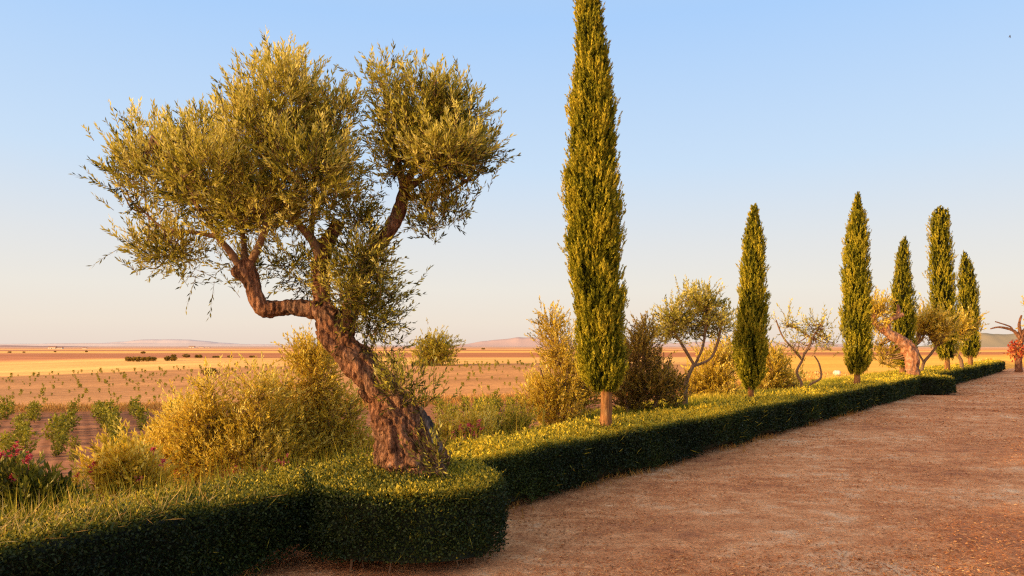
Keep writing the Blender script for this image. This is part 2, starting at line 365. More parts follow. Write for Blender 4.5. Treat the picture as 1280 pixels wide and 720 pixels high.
def hedge(name, label, kind, a, b, thick=1.0, c=None, rad=.75, lift=None, dens=1.2, group='clipped hedges along the drive', stems=True):
    if kind == 'line': ox, oy = hp((a+b)/2, -thick/2)
    else: ox, oy = c
    root = thing(name, label, 'hedge', (ox, oy, 0), group)
    f, per = hedge_surface(kind, a, b, thick, c, rad, lift)
    bag = Bag()
    # dark inner mass
    ns = max(8, int((b-a)*(1 if kind == 'line' else 6)/.12)); S = np.linspace(a+.02, b-.02, ns); Q = np.linspace(0.0, 1, 26)
    SS, QQ = np.meshgrid(S, Q); p, n = f(QQ, SS)
    core = p-n*.07
    if kind == 'line': core[0, :, 2] += .05
    i = np.arange(25)[:, None]*ns+np.arange(ns-1)[None, :]
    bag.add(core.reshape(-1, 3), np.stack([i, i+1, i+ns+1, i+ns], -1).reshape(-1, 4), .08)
    if kind == 'line':
        for e in (0, ns-1):                                            # end caps
            ring = core[:, e]; m = ring.mean(0); k = len(ring)
            V = np.concatenate([ring, [m]]); jj = np.arange(0, k-2, 2)
            bag.add(V, np.stack([np.full_like(jj, k), jj, jj+1, jj+2], 1), .05)
    # leaves, sized by how far the hedge stands from the drive's near end
    edges = np.linspace(a, b, max(2, int((b-a)/1.5)+1)) if kind == 'line' else np.linspace(a, b, 2)
    for s0, s1 in zip(edges[:-1], edges[1:]):
        if kind == 'line':
            xx, yy = hp((s0+s1)/2, 0); d = math.hypot(float(xx), float(yy)); area = (s1-s0)*per
        else:
            d = math.hypot(*c); area = (s1-s0)*rad*.8*per
        sz = .019+.0015*max(0, d-6); n_ = int(dens*area*2.1/(.5*sz*sz))
        s = R.uniform(s0, s1, n_); q = R.uniform(0, 1, n_)**(1.0)
        p, nn = f(q, s)
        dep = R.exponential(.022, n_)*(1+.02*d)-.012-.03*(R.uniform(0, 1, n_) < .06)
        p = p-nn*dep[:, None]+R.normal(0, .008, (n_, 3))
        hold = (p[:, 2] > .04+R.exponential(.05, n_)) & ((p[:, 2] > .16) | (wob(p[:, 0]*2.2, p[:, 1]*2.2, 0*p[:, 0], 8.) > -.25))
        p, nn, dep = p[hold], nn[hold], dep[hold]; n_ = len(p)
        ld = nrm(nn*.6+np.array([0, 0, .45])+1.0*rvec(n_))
        tn = .36+.10*wob(p[:, 0]*2, p[:, 1]*2, p[:, 2]*4, 2.)-2.0*np.clip(dep, 0, .15)+R.normal(0, .085, n_)+(.43 if c is None and s0 > -1.5 else .30)*np.clip(nn[:, 2], 0, 1)**2+.12*np.clip((p[:, 2]-.45)/.15, 0, 1)  # upward-facing leaves tinted gold, sunlight painted onto the hedge top
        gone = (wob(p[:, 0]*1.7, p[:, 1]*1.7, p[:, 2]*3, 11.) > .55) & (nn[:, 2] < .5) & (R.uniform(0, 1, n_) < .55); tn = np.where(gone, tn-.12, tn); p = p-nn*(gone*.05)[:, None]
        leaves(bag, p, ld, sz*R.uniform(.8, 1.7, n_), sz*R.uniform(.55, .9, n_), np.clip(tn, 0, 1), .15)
    # young shoots standing out of the trimmed top
    n_ = int((b-a)*(60 if kind == 'line' else 45)); s = R.uniform(a, b, n_); q = R.uniform(.33, .85, n_) if kind == 'line' else R.uniform(.4, 1, n_)
    p, nn = f(q, s); d = np.linalg.norm(p[:, :2], axis=1).mean(); sz = .02+.0014*max(0, d-6)
    shoots(bag, None, p, nrm(nn+.5*rvec(n_)+[0, 0, .5]), R.uniform(.04, .11, n_), 9, sz*1.2, sz*.6, np.full(n_, .85 if d > 8 else .62), spread=.9)
    n_ = int((b-a)*(26 if kind == 'line' else 14)); s = R.uniform(a, b, n_); q = R.uniform(.03, .5, n_); p, nn = f(q, s)
    leaves(bag, p, nrm(nn*.35+.9*rvec(n_)+[0, 0, .3]), R.uniform(.05, .19, n_), .0032+.0004*max(0, d-6), R.uniform(.55, .85, n_), .1)
    bag.build('foliage', M['hedge'], root)
    if stems:
        m = min(60, int((b-a)*(4 if kind == 'line' else 3)))
        for s in R.uniform(a, b, m):
            if kind == 'line': x, y = hp(s, R.uniform(-thick*.7, -.08))
            else:
                rr = rad*R.uniform(.55, .9); x, y = c[0]+math.cos(s)*rr, c[1]+math.sin(s)*rr
            x, y = float(x), float(y); z0 = float(min(tz(x, y), .02)); w = Bag()
            r0 = R.uniform(.006, .014)
            tube(w, [[x, y, z0-.02], [x+R.normal(0, .03), y+R.normal(0, .03), .16], [x+R.normal(0, .06), y+R.normal(0, .06), .36]], [r0, r0*.8, r0*.5], 5, .1)
            w.build('stem', M['twig'], root)
    return root
RH = (-.85, 6.03); RH2 = (14.35, 26.2)
lift_near = lambda s: .13*sstep(-3.0, -2.6, s)+.01
tr2 = hedge_tn(*RH2)[0]
hedge('clipped_hedge', 'dark clipped hedge in the left foreground, dry stalks lying along its top', 'line', -7.0, -2.2, .8, lift=lift_near)
hedge('clipped_hedge', 'long low clipped hedge running along the drive behind the big olive', 'line', -1.2, tr2-.8, .95)
hedge('clipped_hedge', 'far clipped hedge beyond the twisted olive, ending at the red creeper', 'line', tr2+.8, 53, 1.0)
hedge('round_hedge', 'rounded clipped hedge collar around the trunk of the big leaning olive', 'round', 0, 2*math.pi, c=RH, rad=.78, lift=lambda s: .09*np.clip(np.cos(s+1.9), 0, 1)+.01)
hedge('round_hedge', 'rounded bushy hedge collar around the pale twisted olive by the drive', 'round', 0, 2*math.pi, c=RH2, rad=1.05)

# ------------------------------------------------------------------ the big olive
def big_olive():
    d = 6.12
    base = P(517, 640, d); base[2] = 0
    root = thing('olive_tree', 'big leaning olive with gnarled trunk and two feathery crowns above the round hedge', 'olive tree', base)
    tr = [(528, 700, 42), (525, 640, 39), (521, 598, 38), (516, 575, 38), (506, 548, 36), (497, 521, 28), (484, 497, 22.5), (467, 475, 20.5), (452, 458, 20.5), (436, 440, 18.5), (424, 426, 18), (415, 408, 18.5), (407, 395, 14)]
    b = Bag(); q, r = px(tr, d); tube(b, q, r, 150, .009, .19, 6.5, .17, 3.)
    for (u, v, rr, dd) in ((408, 418, 11, -.05), (441, 462, 11, -.05), (482, 530, 17, -.06), (455, 470, 9, -.09), (488, 572, 19, -.06), (462, 492, 11, -.03)):
        c = P(u, v, d+dd); s = rr/F*d                                   # burrs and swellings
        tube(b, [c+[0, 0, -s], c+[0, 0, -.35*s], c+[0, 0, .35*s], c+[0, 0, s]], [s*.35, s*.95, s*.9, s*.3], 36, .01, .4, 8, .2, u)
    b.build('trunk', M['bark'], root, True)
    limbs = [[(418, 400, 16), (396, 389, 12), (370, 385, 9.5), (345, 386, 9.5), (327, 385, 10.5, -.02), (319, 368, 9.3, -.03), (314, 352, 10.5, -.03), (306, 338, 14, -.03), (300, 331, 12, -.03)],
             [(416, 404, 14), (405, 380, 10, .05), (401, 350, 9.5, .08), (402, 322, 9.5, .1), (411, 300, 9, .1), (424, 277, 7.5, .1)],
             [(428, 414, 14), (441, 380, 10.5, .08), (455, 342, 9.5, .12), (470, 310, 9, .15), (486, 289, 9, .15), (498, 268, 8.5, .15), (504, 244, 8, .15), (507, 228, 6, .15)]]
    hubs = []
    for k, L in enumerate(limbs):
        b = Bag(); q, r = px(L, d); tube(b, q, r, 48, .009, .2, 9, .1, 9.+k); b.build('limb', M['bark'], root, True); 
    sub = [[(300, 333, 6), (287, 314, 4.5, -.05), (272, 296, 3.6, -.1), (250, 262, 2.6, -.15), (215, 225, 1.8, -.2)], [(306, 330, 5), (305, 305, 3.5, .1), (300, 270, 3, .2), (300, 215, 2.2, .25)],
           [(312, 330, 5.5), (323, 308, 4.2, -.1), (335, 270, 3.4, -.2), (345, 200, 2.4, -.25), (350, 130, 1.6, -.25)], [(401, 322, 7, .1), (388, 297, 5.5), (372, 278, 4.4, -.1), (350, 240, 3.2, -.2), (330, 180, 2.2, -.2)],
           [(388, 297, 4), (392, 260, 3.2, .1), (395, 200, 2.4, .2), (400, 130, 1.6, .2)], [(505, 236, 6, .15), (498, 205, 4.2, .1), (488, 165, 3, .05), (480, 110, 2, 0)],
           [(506, 232, 6, .15), (522, 200, 4.4, .1), (535, 150, 3, .0), (545, 100, 1.8, -.1)], [(504, 240, 5, .15), (535, 218, 4, .25), (570, 195, 3, .35), (600, 165, 2, .4)], [(499, 250, 4, .15), (525, 245, 3, .2), (560, 240, 2.2, .2), (585, 225, 1.6, .2)],
           [(272, 296, 3, -.1), (240, 290, 2.4, -.1), (205, 285, 1.8, -.1), (180, 265, 1.2, -.1)], [(250, 262, 2.4, -.15), (225, 215, 1.8, -.3), (190, 170, 1.2, -.3)]]
    b = Bag()
    for k, L in enumerate(sub):
        q, r = px(L, d); tube(b, q, r, 10, .03, .1, 12, 0, 20.+k)
        q, r = resample(q, r, .06); hubs.append(q[2:])
    hub = np.concatenate(hubs)
    tw = b
    left = [(188, 218, 66, 70, -.1, 50), (172, 185, 34, 44, .1, 15), (350, 138, 78, 76, 0, 100), (265, 215, 80, 66, .25, 72), (268, 215, 82, 68, -.35, 72), (378, 215, 82, 72, -.25, 80), (385, 190, 68, 76, .3, 60), (222, 305, 72, 42, 0, 32),
            (325, 265, 88, 46, -.2, 56), (325, 265, 80, 46, .25, 40), (320, 165, 60, 58, -.2, 46), (420, 145, 34, 50, .05, 20), (354, 92, 38, 34, 0, 16), (212, 165, 26, 26, 0, 8), (258, 160, 30, 30, 0, 10), (310, 330, 36, 30, .2, 9), (190, 318, 40, 25, .1, 8), (425, 205, 40, 40, .1, 22)]
    right = [(520, 138, 64, 58, 0, 74), (562, 138, 58, 52, .1, 46), (572, 190, 56, 48, .1, 46), (548, 255, 50, 42, .1, 28), (505, 180, 44, 50, .0, 40), (558, 185, 64, 50, -.25, 46), (560, 182, 58, 50, .35, 36), (600, 185, 30, 24, 0, 8), (540, 282, 22, 16, .1, 4), (480, 100, 26, 26, 0, 11), (488, 212, 22, 24, 0, 5)]
    mid = [(452, 325, 42, 52, -.05, 30), (462, 395, 36, 34, -.05, 18), (445, 270, 32, 34, .05, 14), (395, 345, 34, 42, .15, 10), (365, 330, 30, 36, .15, 7), (432, 365, 30, 28, -.2, 12), (478, 360, 24, 40, .0, 9)]
    low = [(500, 480, 28, 26, -.28, 12), (532, 503, 18, 20, -.15, 4), (548, 568, 20, 26, -.32, 5), (478, 440, 18, 16, -.1, 3)]
    for nm, cl, kw in (('left', left, {'tint0': .58}), ('right', right, {'tint0': .5}), ('mid', mid, {'tint0': .38, 'up': .45, 'L': .24}), ('low', low, {'tint0': .35, 'L': .2, 'k': 10})):  # brighter tint puts sunlight into the left crown, darker tint shade between limbs
        cl = [(*c_[:5], max(3, int(c_[5]*(.82 if nm in ('left', 'right') else 1)))) for c_ in cl]
        b = Bag(); clump_leaves(b, tw, cl, d, per=8, spray=.09, jit=.55, hub=hub, branches=(3 if nm in ('left', 'right') else None), **kw)
        o = b.build('crown' if nm in ('left', 'right') else 'sucker_leaves', M['olive'], root)
        o['label'] = {'left': 'broad golden crown on the left limbs', 'right': 'smaller rounded crown on the right limb', 'mid': 'shaded leafy suckers between the limbs', 'low': 'leafy suckers sprouting from the trunk'}[nm]
    # hanging sprays and wisps
    b = Bag()
    pts = np.array([P(u, v, d-.05) for u, v in ((292, 325), (255, 325), (300, 372), (245, 345), (268, 352), (515, 425), (490, 440), (610, 240), (130, 235), (150, 310))])
    dr = nrm(np.array([P(u, v, d-.05) for u, v in ((262, 345), (228, 352), (285, 350), (236, 372), (263, 385), (560, 418), (520, 428), (628, 180), (112, 215), (135, 318))])-pts)
    shoots(b, tw, pts, dr, .26, 14, .05, .011, np.full(len(pts), .4), .1)
    b.build('hanging_sprays', M['olive'], root)
    tw.build('branches', M['twig'], root, True)
    # hollow: grey splintered wood on the right of the trunk
    b = Bag()
    for L in ([(544, 605, 9, -.06), (545, 575, 9, -.06), (540, 548, 7, -.07), (532, 525, 4.5, -.07), (524, 508, 2, -.06)], [(551, 600, 6, -.02), (550, 568, 5.5, -.01), (543, 542, 3.5, -.03), (535, 520, 1.5, -.03)]):
        q, r = px(L, d); tube(b, q, r, 24, .015, .22, 11, .22, L[0][0])
    b.build('hollow_wood', M['greywood'], root, True)
big_olive()

# ------------------------------------------------------------------ cypresses
def cypress(label, d, trunk, prof, n, plume, dens=16):
    """trunk: (u, v_bottom, v_top, r_px); prof: [(v, u_left, u_right)] from the bottom up"""
    u, vb, vt, rp = trunk
    base = P(u, vb, d); base[2] = min(base[2], float(tz(base[0], base[1]))); 
    root = thing('cypress_tree', label, 'cypress', base, 'cypresses along the hedge')
    prof = prof[:-1]+[(prof[-1][0]+5*15/d, (prof[-1][1]*2+prof[-2][1])/3, (prof[-1][2]*2+prof[-2][2])/3), (prof[-1][0]-4, (prof[-1][1]+prof[-1][2])/2-.5, (prof[-1][1]+prof[-1][2])/2+.5)]
    pr = np.array(prof, float); z = EYE+(HOR-pr[:, 0])/F*d; cx = ((pr[:, 1]+pr[:, 2])/2-640)/F*d; hw = (pr[:, 2]-pr[:, 1])/2/F*d
    b = Bag(); top = P((pr[2, 1]+pr[2, 2])/2, pr[2, 0], d); bot = base-np.array([0, 0, .05]); vis = P(u, vb, d); sh = P(u, vt, d)
    r = rp/F*d
    tube(b, [bot, vis, (vis+sh)/2+[.01, 0, 0], sh, top], [r*1.35, r*1.2, r, r*.95, r*.6], 20, .04, .08, 9, .04, u)
    b.build('trunk', M['palebark'], root, True)
    bag = Bag()
    def surf(zz, th, k=1.0):
        k = k*.93
        c = np.interp(zz, z, cx); w = np.interp(zz, z, hw)
        lump = .97+.20*wob(th*2.2+zz*.9, zz*3.0/plume*.22, th*1.5, u*.37)+.12*wob(th*5, zz*8/plume*.22, th*3, u)
        w = w*lump*k
        return np.stack([c+np.cos(th)*w, d+np.sin(th)*w, zz], -1)
    # dark heart of the crown
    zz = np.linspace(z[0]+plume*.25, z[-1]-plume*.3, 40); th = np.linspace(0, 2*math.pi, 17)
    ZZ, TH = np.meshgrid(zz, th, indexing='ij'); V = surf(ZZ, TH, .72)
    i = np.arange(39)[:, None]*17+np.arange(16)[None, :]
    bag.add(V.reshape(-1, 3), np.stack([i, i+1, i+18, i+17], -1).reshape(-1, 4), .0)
    pw = np.interp(np.linspace(z[0], z[-1], 200), z, hw); cd = np.cumsum(pw+.02); cd /= cd[-1]
    zz = np.interp(R.uniform(0, 1, n), cd, np.linspace(z[0], z[-1], 200)); th = R.uniform(0, 2*math.pi, n); k = R.uniform(.6, 1.03, n); k = np.where(R.uniform(0, 1, n) < .05, R.uniform(1.04, 1.22, n), k)
    o = surf(zz, th, k)
    dr = nrm(np.stack([np.cos(th)*.28, np.sin(th)*.28, np.ones(n)], -1)+.30*rvec(n))
    L = plume*R.uniform(.35, 1.1, n)*np.clip(.4+.6*(z[-1]-zz)/(z[-1]-z[0])*5, .4, 1)
    o[:, 2] -= L*.45
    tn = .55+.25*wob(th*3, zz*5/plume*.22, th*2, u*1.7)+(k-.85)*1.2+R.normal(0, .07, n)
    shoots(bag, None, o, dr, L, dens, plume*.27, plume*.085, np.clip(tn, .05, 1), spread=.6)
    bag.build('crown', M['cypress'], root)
cypress('tallest slender cypress rising out of frame, bare pale trunk in the hedge', 9.7, (757, 538, 482, 7), [(487, 742, 768), (478, 729, 776), (460, 723, 779), (430, 722, 780), (380, 714, 778), (335, 711, 774), (300, 710, 774), (262, 706, 772), (250, 706, 771), (200, 712, 768), (150, 713, 767), (100, 718, 763), (60, 721, 756), (0, 723, 748), (-40, 728, 744), (-75, 735, 741)], 13000, .15, 18)
cypress('second cypress from the left, pointed with pale trunk between golden bushes', 15, (938, 502, 478, 3.6), [(485, 932, 944), (470, 922, 953), (440, 918, 958), (410, 921, 957), (370, 925, 956), (330, 928, 954), (300, 931, 951), (280, 936, 949), (261, 941, 945)], 3600, .19, 15)
cypress('third cypress from the left, tall plump spire with short brown trunk', 20.5, (1071, 482, 460, 3.6), [(466, 1064, 1078), (455, 1059, 1086), (425, 1055, 1088), (390, 1054, 1087), (350, 1053, 1086), (310, 1056, 1085), (280, 1061, 1081), (262, 1066, 1078), (246, 1071, 1074)], 3800, .22, 15)
cypress('short cypress right behind the pale twisted olive', 28, (1128, 464, 450, 3), [(458, 1122, 1138), (445, 1117, 1143), (410, 1114, 1143), (370, 1114, 1141), (340, 1118, 1138), (320, 1122, 1135), (301, 1130, 1133)], 2400, .25, 14)
cypress('broad flat topped cypress standing tall near the right edge', 31, (1184, 457, 443, 2.6), [(449, 1177, 1191), (438, 1169, 1195), (400, 1165, 1196), (370, 1163, 1194), (330, 1162, 1191), (300, 1161, 1189), (280, 1163, 1187), (268, 1166, 1186), (262, 1170, 1182)], 3000, .27, 14)
cypress('shortest rightmost cypress leaning slightly left at the far end', 38, (1213, 449, 439, 2.2), [(446, 1207, 1220), (436, 1202, 1224), (405, 1200, 1223), (370, 1198, 1222), (345, 1199, 1218), (330, 1202, 1213), (319, 1203, 1206)], 2200, .29, 13)

# ------------------------------------------------------------------ olives, shrubs
def olive(name, label, cat, d, trunks, clumps, mat='shrub', wood='twig', per=8, ll=None, group=None, L=None, br=3, up=.75, jit=.6, k=12, tint0=.64, extra=None, gn=.08, dens=1.6, shell=.45):
    ll = ll or max(.052, .0046*d); L = L or .26*max(1, d/13)
    bp = P(trunks[0][0][0], trunks[0][0][1], d)
    bp[2] = float(tz(bp[0], bp[1]))
    root = thing(name, label, cat, bp, group)
    hubs = []
    for i, T in enumerate(trunks):
        b = Bag(); q, r = px(T, d)
        gs = .03 if gn > .1 else .05
        if T[0][1] == trunks[0][0][1] and q[0][2] > tz(q[0][0], q[0][1])-.02:
            g = q[0].copy(); g[2] = float(tz(g[0], g[1]))-.05; q = np.vstack([g, q]); r = np.concatenate([[r[0]*1.15], r])
        tube(b, q, r, 32 if gn > .1 else 14, gs, gn, 5, gn*.8, T[0][0]*.1+i)
        b.build('trunk' if i == 0 else 'branch', M[wood], root, True)
        hubs.append(resample(q, r, .1)[0][1 if i else 2:])
    hub = np.concatenate(hubs)
    bag, w = Bag(), Bag()
    clump_leaves(bag, w, [(*c_[:5], int(c_[5]*dens)+1) for c_ in clumps], d, per=per, L=L, k=k, ll=ll, lw=ll*.33, hub=hub, branches=br, stem=max(.004, .0005*d), spray=.1*max(1, d/14), up=up, tint0=tint0, shell=shell, jit=jit)
    bag.build('crown', M[mat], root)
    if w.n: w.build('twigs', M['twig'], root)
    if extra: extra(root)
    return root
def flowers(spots, d, n=10, size=.035, mat='pink'):
    def f(root):
        for (u, v, s) in spots:
            b = Bag(); c = P(u, v, d-.15)
            o = c+R.normal(0, s/F*d*.6, (n, 3))
            tube(b, [c-[0, 0, s/F*d*2.5], c+[0, 0, s/F*d*.4]], [.003, .003], 4, .1)
            for _ in range(5): leaves(b, o, nrm(rvec(n)+[0, -.4, .4]), size, size*.8, R.uniform(0, 1, n), .2)
            b.build('flower_cluster', M[mat], root)
    return f
olive('olive_shrub', 'tall golden olive shrub directly left of the big trunk', 'shrub', 9.6, [[(408, 640, 5), (405, 590, 4.5), (398, 540, 3.5), (392, 480, 2.4), (388, 440, 1.4)], [(408, 640, 4), (425, 560, 3), (440, 500, 2)], [(408, 640, 4), (375, 560, 3), (362, 500, 2)]],
      [(395, 470, 42, 55, 0, 46), (385, 440, 28, 30, 0, 12), (420, 520, 48, 50, 0, 44), (375, 530, 48, 52, .2, 40), (400, 560, 62, 40, -.2, 34), (440, 560, 40, 40, .1, 20)], up=.75, jit=.8, per=7)
olive('olive_shrub', 'wide golden olive shrub sprawling in the middle of the left foreground', 'shrub', 8.6, [[(285, 660, 4.5), (283, 610, 4), (275, 560, 3), (262, 510, 2)], [(285, 660, 4), (315, 580, 3), (325, 520, 2)], [(285, 660, 4), (240, 600, 3), (215, 560, 2)]],
      [(250, 530, 55, 45, 0, 44), (315, 540, 58, 52, .1, 54), (285, 570, 88, 42, -.1, 54), (345, 570, 50, 40, .1, 26), (325, 490, 34, 26, 0, 12), (268, 485, 20, 28, 0, 6), (210, 570, 45, 36, 0, 22)], up=.75, jit=.8, per=7,
      extra=flowers([(290, 590, 8), (355, 575, 8), (330, 588, 7)], 8.3, 6))
olive('olive_shrub', 'lower golden olive shrub at the left end of the shrub mass, beside the yellowish oleander', 'shrub', 8.9, [[(205, 640, 4), (206, 600, 3), (204, 560, 2)], [(205, 640, 3), (225, 585, 2), (235, 550, 1.4)], [(205, 640, 3), (188, 590, 2)]],
      [(215, 555, 42, 40, 0, 26), (240, 580, 46, 36, 0, 24), (190, 580, 34, 30, .1, 14), (225, 520, 22, 26, 0, 6)], up=.75, jit=.8, per=7, extra=flowers([(238, 596, 7), (222, 588, 5)], 8.6, 6, .022))
olive('olive_shrub', 'golden olive shrub filling the gap between the wide shrub and the tall one', 'shrub', 9.2, [[(365, 640, 4), (364, 590, 3), (360, 540, 2)], [(365, 640, 3), (345, 570, 2)], [(365, 640, 3), (385, 570, 2)]],
      [(360, 530, 40, 44, 0, 28), (345, 570, 44, 36, 0, 22), (390, 570, 40, 38, .1, 20), (350, 490, 26, 24, 0, 7)], up=.75, jit=.8, per=7)
olive('oleander_bush', 'low yellowish oleander with scattered pink flowers in the left foreground', 'bush', 7.3, [[(150, 660, 4), (148, 620, 3), (140, 580, 2)], [(150, 660, 3), (170, 600, 2)]],
      [(160, 592, 34, 26, 0, 18), (130, 602, 26, 20, 0, 10), (185, 602, 36, 26, .1, 16), (148, 572, 20, 20, 0, 4)], mat='shrub', per=7, ll=.065, up=1, extra=flowers([(97, 594, 5), (113, 588, 3), (192, 562, 3), (204, 577, 3), (118, 580, 3), (175, 597, 3)], 7.3, 7, .022))
olive('oleander_bush', 'dark green oleander with pink red flowers at the left edge', 'bush', 6.7, [[(20, 690, 4), (20, 640, 3), (18, 600, 2)], [(20, 690, 3), (45, 620, 2)], [(20, 690, 3), (-10, 620, 2)]],
      [(12, 618, 32, 28, 0, 20), (45, 626, 24, 24, 0, 13), (-20, 620, 36, 32, 0, 16), (30, 645, 48, 22, 0, 16)], mat='oleander', per=6, ll=.09, up=1.2, k=10, tint0=.45, extra=flowers([(20, 563, 6), (36, 572, 6), (1, 571, 4), (18, 597, 3)], 6.7, 12, .03))
olive('oleander_bush', 'pink flowering oleander right behind the big olive trunk', 'bush', 10.2, [[(590, 590, 3), (588, 560, 2.4), (585, 535, 1.6)]],
      [(575, 545, 30, 20, 0, 15), (600, 540, 26, 20, 0, 12), (555, 540, 22, 22, .1, 9)], mat='shrub', per=6, up=1.1, br=1, extra=flowers([(578, 536, 5), (588, 532, 5), (568, 543, 5), (580, 548, 5), (600, 530, 5), (594, 545, 4)], 10, 7, .03))
olive('low_shrub', 'low green yellow shrub behind the hedge left of the tallest cypress', 'shrub', 11, [[(625, 570, 3), (625, 545, 2.4), (622, 525, 1.5)]],
      [(620, 535, 32, 18, 0, 15), (650, 530, 28, 20, .1, 13), (600, 525, 22, 16, .4, 7)], mat='grass', per=7, up=1.1)
olive('olive_shrub', 'golden feathery olive shrub left beside the tallest cypress', 'shrub', 12.3, [[(705, 570, 4), (708, 520, 3.4), (704, 470, 2.6), (698, 430, 1.6)], [(705, 570, 3), (685, 500, 2), (675, 460, 1.4)], [(705, 570, 3), (725, 500, 2), (735, 450, 1.4)]],
      [(695, 430, 32, 44, 0, 26), (705, 480, 46, 42, 0, 46), (680, 500, 42, 34, .1, 30), (735, 480, 30, 50, .2, 28), (700, 520, 56, 22, 0, 24), (690, 400, 16, 18, 0, 5)], up=.95, per=7)
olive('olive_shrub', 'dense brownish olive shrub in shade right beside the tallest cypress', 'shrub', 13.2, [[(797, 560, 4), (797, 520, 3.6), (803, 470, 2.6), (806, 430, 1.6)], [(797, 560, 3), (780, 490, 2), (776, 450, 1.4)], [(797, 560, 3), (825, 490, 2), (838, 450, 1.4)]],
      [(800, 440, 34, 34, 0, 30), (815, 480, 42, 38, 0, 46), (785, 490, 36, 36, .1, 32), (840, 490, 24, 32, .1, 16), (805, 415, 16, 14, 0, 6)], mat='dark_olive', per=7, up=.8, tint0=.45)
olive('olive_tree', 'young olive with forked thin trunk and open golden crown above the hedge', 'olive tree', 14, [[(854, 530, 3.2), (857, 500, 2.9), (857, 480, 2.7), (864, 462, 2.4), (868, 455, 2.2)], [(868, 457, 1.9), (858, 440, 2), (846, 420, 1.7), (835, 400, 1.2)], [(868, 457, 1.9), (878, 435, 1.5), (882, 410, 1.7), (884, 385, 1.2)], [(866, 458, 1.9), (888, 448, 1.5), (898, 425, 1.6), (902, 400, 1.2)]],
      [(845, 395, 34, 30, 0, 30), (880, 380, 34, 28, 0, 32), (865, 410, 44, 24, .2, 30), (900, 400, 24, 28, 0, 18), (830, 415, 24, 22, 0, 12), (862, 370, 14, 14, 0, 5)], per=7, br=2, mat='olive', dens=.95, tint0=.62, jit=.7)
olive('low_shrub', 'golden bush under the young forked olive', 'shrub', 17, [[(890, 530, 3), (890, 500, 2.4), (888, 470, 1.6)]],
      [(890, 465, 34, 40, 0, 34), (905, 490, 30, 18, -.2, 14), (870, 480, 26, 26, 0, 14), (912, 450, 22, 40, .1, 16)], per=6, up=.9)
olive('low_shrub', 'golden bush right beside the second cypress', 'shrub', 19, [[(968, 520, 3), (968, 495, 2.4), (966, 465, 1.6)]],
      [(965, 460, 24, 36, 0, 24), (985, 480, 28, 24, 0, 16), (955, 480, 20, 24, 0, 10)], per=6, up=.9)
olive('olive_tree', 'sparse thin olive with bare crooked branches between second and third cypress', 'olive tree', 18, [[(1002, 500, 2), (1002, 480, 1.8), (996, 465, 1.6), (1003, 450, 1.4), (1006, 440, 1.3)], [(1006, 442, 1.6), (1014, 425, 1.6), (1003, 415, 1.3), (985, 405, 1)], [(1003, 450, 1.5), (990, 435, 1.3), (978, 420, 1), (970, 400, .7)], [(1014, 425, 1.3), (1026, 405, 1), (1030, 395, .7)], [(1002, 492, 1.6), (1014, 480, 1.4), (1026, 472, 1.3), (1024, 455, 1), (1018, 445, .8)]],
      [(985, 405, 28, 18, 0, 9), (1020, 408, 32, 20, 0, 12), (1005, 430, 44, 18, 0, 9), (1040, 425, 20, 20, 0, 4)], per=4, br=1, mat='olive', dens=1.1, up=.6, k=9, shell=.2)
olive('olive_tree', 'pale twisted old olive with cut branches and a small tuft, in the far round hedge', 'olive tree', 26, [[(1142, 490, 8.4), (1140, 460, 7.6), (1138, 442, 7.8), (1130, 429, 6.4), (1113, 418, 5.2), (1099, 408, 4.2), (1088, 400, 3.4)], [(1109, 414, 4.6), (1110, 402, 3.6), (1121, 396, 2.8), (1129, 393, 2.5)], [(1119, 398, 2.4), (1123, 388, 1.9), (1122, 381, 1.5)], [(1090, 402, 3), (1094, 390, 2), (1098, 380, 1.2)]],
      [(1096, 388, 18, 13, 0, 16), (1092, 405, 12, 12, 0, 6), (1108, 445, 10, 18, .6, 5), (1100, 430, 10, 12, .6, 3)], wood='oldbark', per=6, gn=.26, br=1)
olive('olive_tree', 'slim leaning olive with thin forked stems between the short and broad cypresses', 'olive tree', 29, [[(1152, 466, 2), (1155, 453, 1.8), (1163, 443, 1.6), (1171, 432, 1.3)], [(1155, 453, 1.4), (1149, 443, 1.1), (1144, 432, .9)]],
      [(1160, 405, 18, 20, 0, 20), (1178, 410, 16, 22, -.4, 14), (1150, 410, 10, 18, 0, 7)], per=6, br=1)
olive('olive_tree', 'small olive leaning between the two rightmost cypresses', 'olive tree', 34, [[(1202, 456, 2.2), (1200, 448, 2), (1194, 440, 1.8), (1189, 430, 1.5)]], [(1196, 412, 12, 14, 0, 9), (1206, 405, 10, 10, 0, 5)], per=6, br=1)
def creeper(root):
    b = Bag(); c = P(1271, 438, 47); o = ell(c, np.array([9, 9, 11])/F*47, 420, .3)+R.normal(0, .12, (420, 3))
    leaves(b, o, rvec(420), .17, .11, np.clip(R.normal(.6, .3, 420)-.25*(o[:, 2]-c[2]), 0, 1))
    b.build('red_creeper', M['red_leaf'], root)
olive('olive_tree', 'bare branched old olive wrapped in red creeper at the right edge', 'olive tree', 47, [[(1274, 468, 4.4), (1273, 450, 3.8), (1275, 430, 3.4), (1278, 418, 2.6)], [(1275, 422, 2.6), (1266, 413, 1.7), (1250, 409, 1.2), (1238, 411, .7)], [(1266, 413, 1.2), (1262, 408, .9), (1244, 402, .6)], [(1276, 420, 2.4), (1274, 405, 1.6), (1277, 394, .9)], [(1278, 418, 4), (1290, 405, 3), (1300, 395, 2)]],
      [(1300, 395, 20, 16, 0, 10)], wood='bark', per=5, extra=creeper, gn=.14, br=1)
